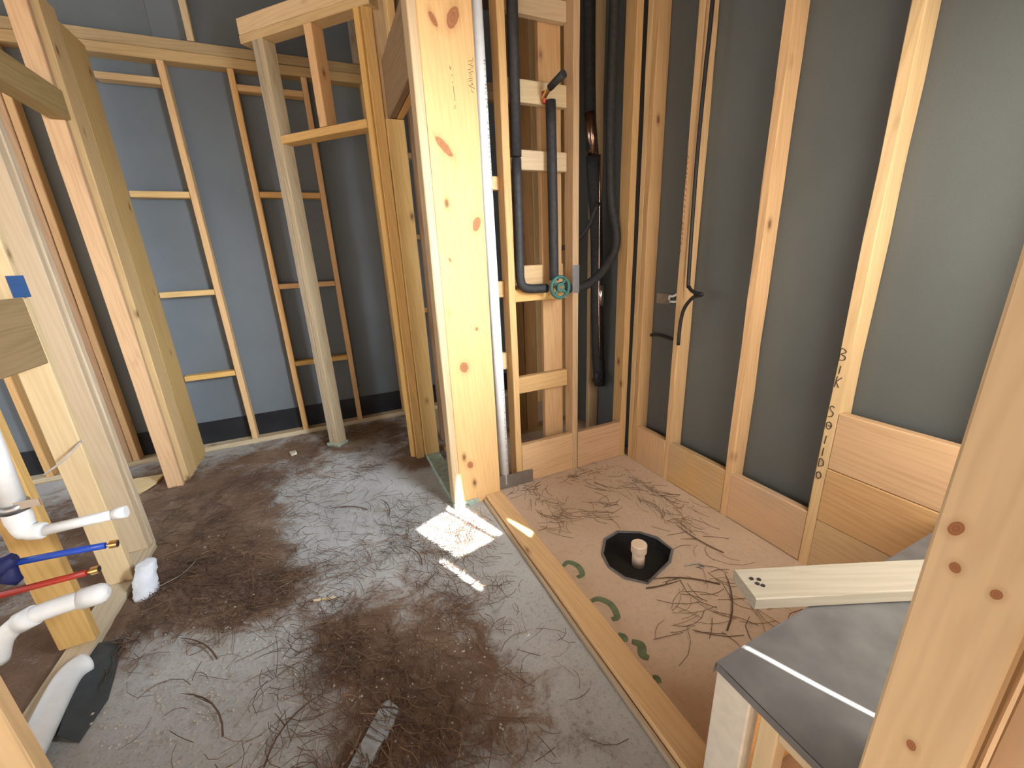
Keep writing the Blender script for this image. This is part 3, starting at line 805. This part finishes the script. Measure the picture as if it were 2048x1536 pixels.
st = mesh_obj('flashing_strip', fsx, [(5, 4, 3, 2, 1, 0), (6, 7, 8, 9, 10, 11)] + [(i, (i + 1) % 6, 6 + (i + 1) % 6, 6 + i) for i in range(6)], M_strip)
tag(st, 'dark grey strip of flashing lying against the left wall plate', 'strip')
# foam wrapped stub
fo = empty('wrapped_pipe_stub', (-.895, 1.935, 0), 'short pipe stub wrapped in crumpled white foam at a stud foot', 'pipe')
path = smooth_path([(-.905, 1.93, .0), (-.90, 1.935, .03), (-.895, 1.945, .075), (-.885, 1.96, .115), (-.882, 1.965, .135), (-.882, 1.965, .145)], 4)
vs, fs = tube_geo(path, [.044, .044, .043, .043, .042, .042, .041, .041, .039, .037, .036, .035, .035, .034, .034, .034, .034, .033, .03, .022, .01], 18)
vs = [tuple(Vector(v) + Vector((noise.noise(Vector(v) * 60), noise.noise(Vector(v) * 60 + Vector((9, 0, 0))), noise.noise(Vector(v) * 60 + Vector((0, 9, 0))))) * .006) for v in vs]
mesh_obj('foam_wrap', vs, fs, M_cloth, fo, True)
tube('tie_string', [(-.86, 1.93, .03), (-.82, 1.94, .035), (-.78, 1.98, .03), (-.75, 2.05, .03)], .0012, M_strap, fo, 5, n=4)
sp2 = tube('plastic_strap', [(-1.06, 1.95, .62), (-1.0, 1.97, .66), (-.965, 2.02, .70), (-.955, 2.022, .705)], .004, M_strap, None, 6, n=3)
sp2.location.y -= .0; tag(sp2, 'thin plastic strap running across the lower part of a left stud', 'strap')

# ------------------------------------------------------------------ scraps and litter on the floor
def scrap(name, pts, z, th, mat, lab):
    o = prism(name, pts, z, z + th, mat); tag(o, lab, 'wood scrap')
scrap('wood_scrap', [(-.045, 1.0), (-.025, 1.005), (.002, .965), (-.02, .93), (-.105, .845), (-.19, .76), (-.215, .79)], .012, .012, M_grey, 'grey splintered board lying on the floor close to the camera')
scrap('wood_scrap', [(-1.37, 3.23), (-1.19, 3.21), (-1.20, 3.08), (-1.25, 2.985), (-1.34, 3.10)], .013, .012, M_pale, 'yellow offcut lying beyond the left doorway')
scrap('wood_chip', [(-.425, 3.14), (-.385, 3.15), (-.375, 3.11), (-.41, 3.095)], .012, .018, M_gypsum, 'pale chip of wood lying before the rear wall')
scrap('wood_splinter', [(-.245, 1.553), (-.158, 1.527), (-.156, 1.521), (-.243, 1.542)], .015, .006, M_pale, 'thin pale wood splinter on the mud, middle of the floor')

AZ = {}
def needles(name, spots, mat, lab, seed, share=0):
    rnd = random.Random(seed); vs, fs = [], []
    for (cx, cy, sx, sy, n, ang, spread, lmin, lmax, hz) in spots:
        for _ in range(int(n * .85)):
            px, py = rnd.gauss(cx, sx), rnd.gauss(cy, sy)
            if px > 1.66 or py > 3.5 or (px > .6 and rnd.random() < .62) or (px - 1.11) ** 2 + (py - 1.175) ** 2 < .19 ** 2: continue
            if px < -.9 and 1.2 < py < 2.3: continue
            if .60 < px < .76: continue
            a = ang + rnd.gauss(0, spread); L = rnd.uniform(lmin, lmax); k = rnd.uniform(-.9, .9)
            z = (.016 if px < .63 else .003) + abs(rnd.gauss(0, hz)); dz = rnd.uniform(-.3, .3) * hz
            P = []
            for i in range(4):
                t = i / 3 - .5; aa = a + k * t
                P.append((px + math.cos(aa) * L * t, py + math.sin(aa) * L * t, max(.002, z + dz * t * 2)))
            if any(.61 < q[0] < .75 for q in P): continue
            tube_geo(P, rnd.uniform(.0007, .0013) * (1.1 if px > .6 else 1), 3, vs, fs, cap=False)
    o = mesh_obj(name, vs, fs, mat); tag(o, lab, 'pine needles', kind='stuff')
    if share:
        o.data.materials.append(M_needle2)
        for p in o.data.polygons:
            if (p.index // 9) % share == 0: p.material_index = 1
    return o


LEFT = [(-.72, 1.97, .22, .12, 620, 2.4, .6, .05, .14, .010), (-.45, 1.70, .18, .10, 480, 2.3, .7, .05, .14, .009), (-.15, 1.30, .10, .14, 420, 2.2, .7, .05, .13, .010), (.0, .95, .12, .16, 560, 2.0, .7, .05, .13, .010),
        (-.80, 2.65, .22, .3, 520, 2.4, .9, .05, .14, .008), (-.45, 2.75, .25, .25, 330, 2.4, .9, .05, .14, .008), (.05, 2.6, .06, .05, 70, 2.2, .4, .04, .12, .006), (.3, 2.0, .12, .1, 70, 2.0, .5, .05, .14, .006),
        (.1, 1.75, .18, .15, 260, 2.3, .7, .05, .14, .007), (.42, 1.66, .09, .10, 330, 1.9, .6, .04, .11, .006), (.3, 1.35, .12, .12, 200, 2.1, .9, .04, .12, .005), (-.6, 2.3, .25, .2, 260, 2.4, .9, .05, .14, .006),
        (-1.0, 2.6, .25, .35, 300, 2.2, 1.2, .05, .14, .008), (-.9, 1.75, .06, .12, 160, 1.9, .5, .05, .12, .008), (-.3, 1.0, .2, .15, 70, 1.6, 1.2, .05, .13, .004), (.25, 1.05, .18, .2, 130, 2.0, 1.2, .04, .12, .004),
        (0, 2.3, .25, .25, 90, 2.2, 1.2, .04, .12, .004), (-.4, 1.3, .25, .2, 70, 1.8, 1.2, .05, .15, .004), (-.1, .75, .2, .1, 250, 2.2, .5, .06, .14, .012), (.2, 3.1, .3, .25, 200, 2.2, 1.2, .04, .12, .004)]
needles('pine_needles', LEFT, M_needle, 'dark brown and dry tan pine needles matted over the dirty floor', 3, 5)
SHOWER = [(.93, 1.72, .05, .10, 130, 1.2, .5, .05, .14, .004), (1.0, 1.55, .12, .05, 90, -.5, .5, .06, .16, .004), (1.33, 1.86, .08, .05, 90, 2.2, 1.0, .04, .12, .004), (1.3, 1.65, .12, .10, 70, 2.5, .7, .05, .14, .004),
          (1.5, 1.45, .08, .18, 120, 1.9, .6, .05, .14, .004), (1.4, 1.2, .12, .15, 60, 1.8, .8, .06, .16, .003), (1.2, .86, .12, .06, 60, 2.4, .5, .07, .18, .004), (1.0, .82, .1, .06, 25, .3, .5, .07, .18, .003), (1.25, .72, .12, .12, 60, 1.8, .9, .07, .18, .004), (1.2, 1.45, .2, .1, 30, 1.5, 1.2, .05, .15, .003), (.9, 1.9, .15, .03, 60, .2, .5, .04, .12, .003)]
needles('pine_needles', SHOWER, M_needle, 'brown pine needles scattered over the tan shower floor', 5, 2)

# heavier forked twigs
def twig(x, y, a, L, k, z, lab):
    vs, fs = [], []
    P = []
    for i in range(7):
        t = i / 6; aa = a + k * t; P.append((x + math.cos(aa) * L * t, y + math.sin(aa) * L * t, z + .004 * math.sin(3 * t)))
    tube_geo(P, [.0032, .003, .0028, .0026, .0022, .0018, .001], 5, vs, fs)
    q = P[3]; tube_geo([q, (q[0] + .3 * L * math.cos(a + .7), q[1] + .3 * L * math.sin(a + .7), z + .006)], [.002, .0008], 5, vs, fs)
    o = mesh_obj('pine_twig', vs, fs, M_needle); tag(o, lab, 'twig')
for i, (x, y, a, L, k, z) in enumerate(((-.48, 1.12, 1.7, .26, .5, .018), (-.36, .98, 1.4, .2, -.6, .016), (.02, 2.12, 2.2, .22, .4, .014), (.12, 2.0, 1.2, .2, .5, .014), (-.55, 1.42, 2.0, .22, .3, .02), (1.28, .88, 2.3, .3, .3, .004), (1.12, .72, .4, .3, .3, .004), (1.45, 1.0, 2.0, .25, -.3, .004), (1.0, 1.0, -.4, .16, .2, .004), (.2, 1.55, 1.3, .18, .6, .016))):
    twig(x, y, a, L, k, z, 'forked brown pine twig ' + ('on pebbly mud beside the grey splintered board', 'just beside the grey splintered board, the nearer of two', 'on the bluish lit slab, the farther from the plank', 'on the bluish lit slab left of the wide plank', 'on the mud right of the white foam wrapped stub', 'between the drain pit and the loose board', 'on the tan shower floor right beside the bench', 'on the tan floor near the foot of the lettered stud', 'on tan floor between the drain pit and the curb', 'beside the sunlit patch on the muddy floor')[i])

# pebbles and wood crumbs
def crumbs(name, spots, mat, lab, seed):
    rnd = random.Random(seed); vs, fs = [], []
    for (cx, cy, sx, sy, n, r0, r1) in spots:
        for _ in range(n):
            x, y = rnd.gauss(cx, sx), rnd.gauss(cy, sy); r = rnd.uniform(r0, r1)
            if x > 1.66 or .6 < x < .76 or (x - 1.11) ** 2 + (y - 1.175) ** 2 < .2 ** 2 or (x < -.9 and 1.2 < y < 2.3): continue
            z = (.011 if x < .63 else .001) + r * .4; b = len(vs); q = rnd.uniform(0, 3)
            for dx, dy, dz in ((1, 0, 0), (0, 1, 0), (-1, 0, 0), (0, -1, 0), (0, 0, .8), (0, 0, -.6)):
                s = r * rnd.uniform(.7, 1.3); vs.append((x + s * (dx * math.cos(q) - dy * math.sin(q)), y + s * (dx * math.sin(q) + dy * math.cos(q)), z + s * dz))
            for t in ((0, 1, 4), (1, 2, 4), (2, 3, 4), (3, 0, 4), (1, 0, 5), (2, 1, 5), (3, 2, 5), (0, 3, 5)): fs.append(tuple(b + i for i in t))
    o = mesh_obj(name, vs, fs, mat); tag(o, lab, 'pebbles', kind='stuff')
crumbs('pebbles', [(-.62, 1.25, .17, .2, 500, .002, .006), (-.3, 1.6, .3, .3, 200, .002, .005), (0, 1.0, .25, .25, 260, .002, .005), (-.2, 2.3, .5, .4, 260, .002, .006), (.35, 1.0, .15, .2, 120, .002, .005), (-.5, .95, .2, .15, 200, .002, .006)], M_peb, 'small pale pebbles and crumbs scattered over the dirty floor', 11)
crumbs('wood_crumbs', [(1.5, 1.5, .05, .18, 260, .002, .004), (1.3, 1.75, .15, .1, 110, .0015, .003), (1.1, 1.5, .25, .2, 60, .0015, .003)], M_peb, 'pale wood crumbs along the foot of the right wall', 12)
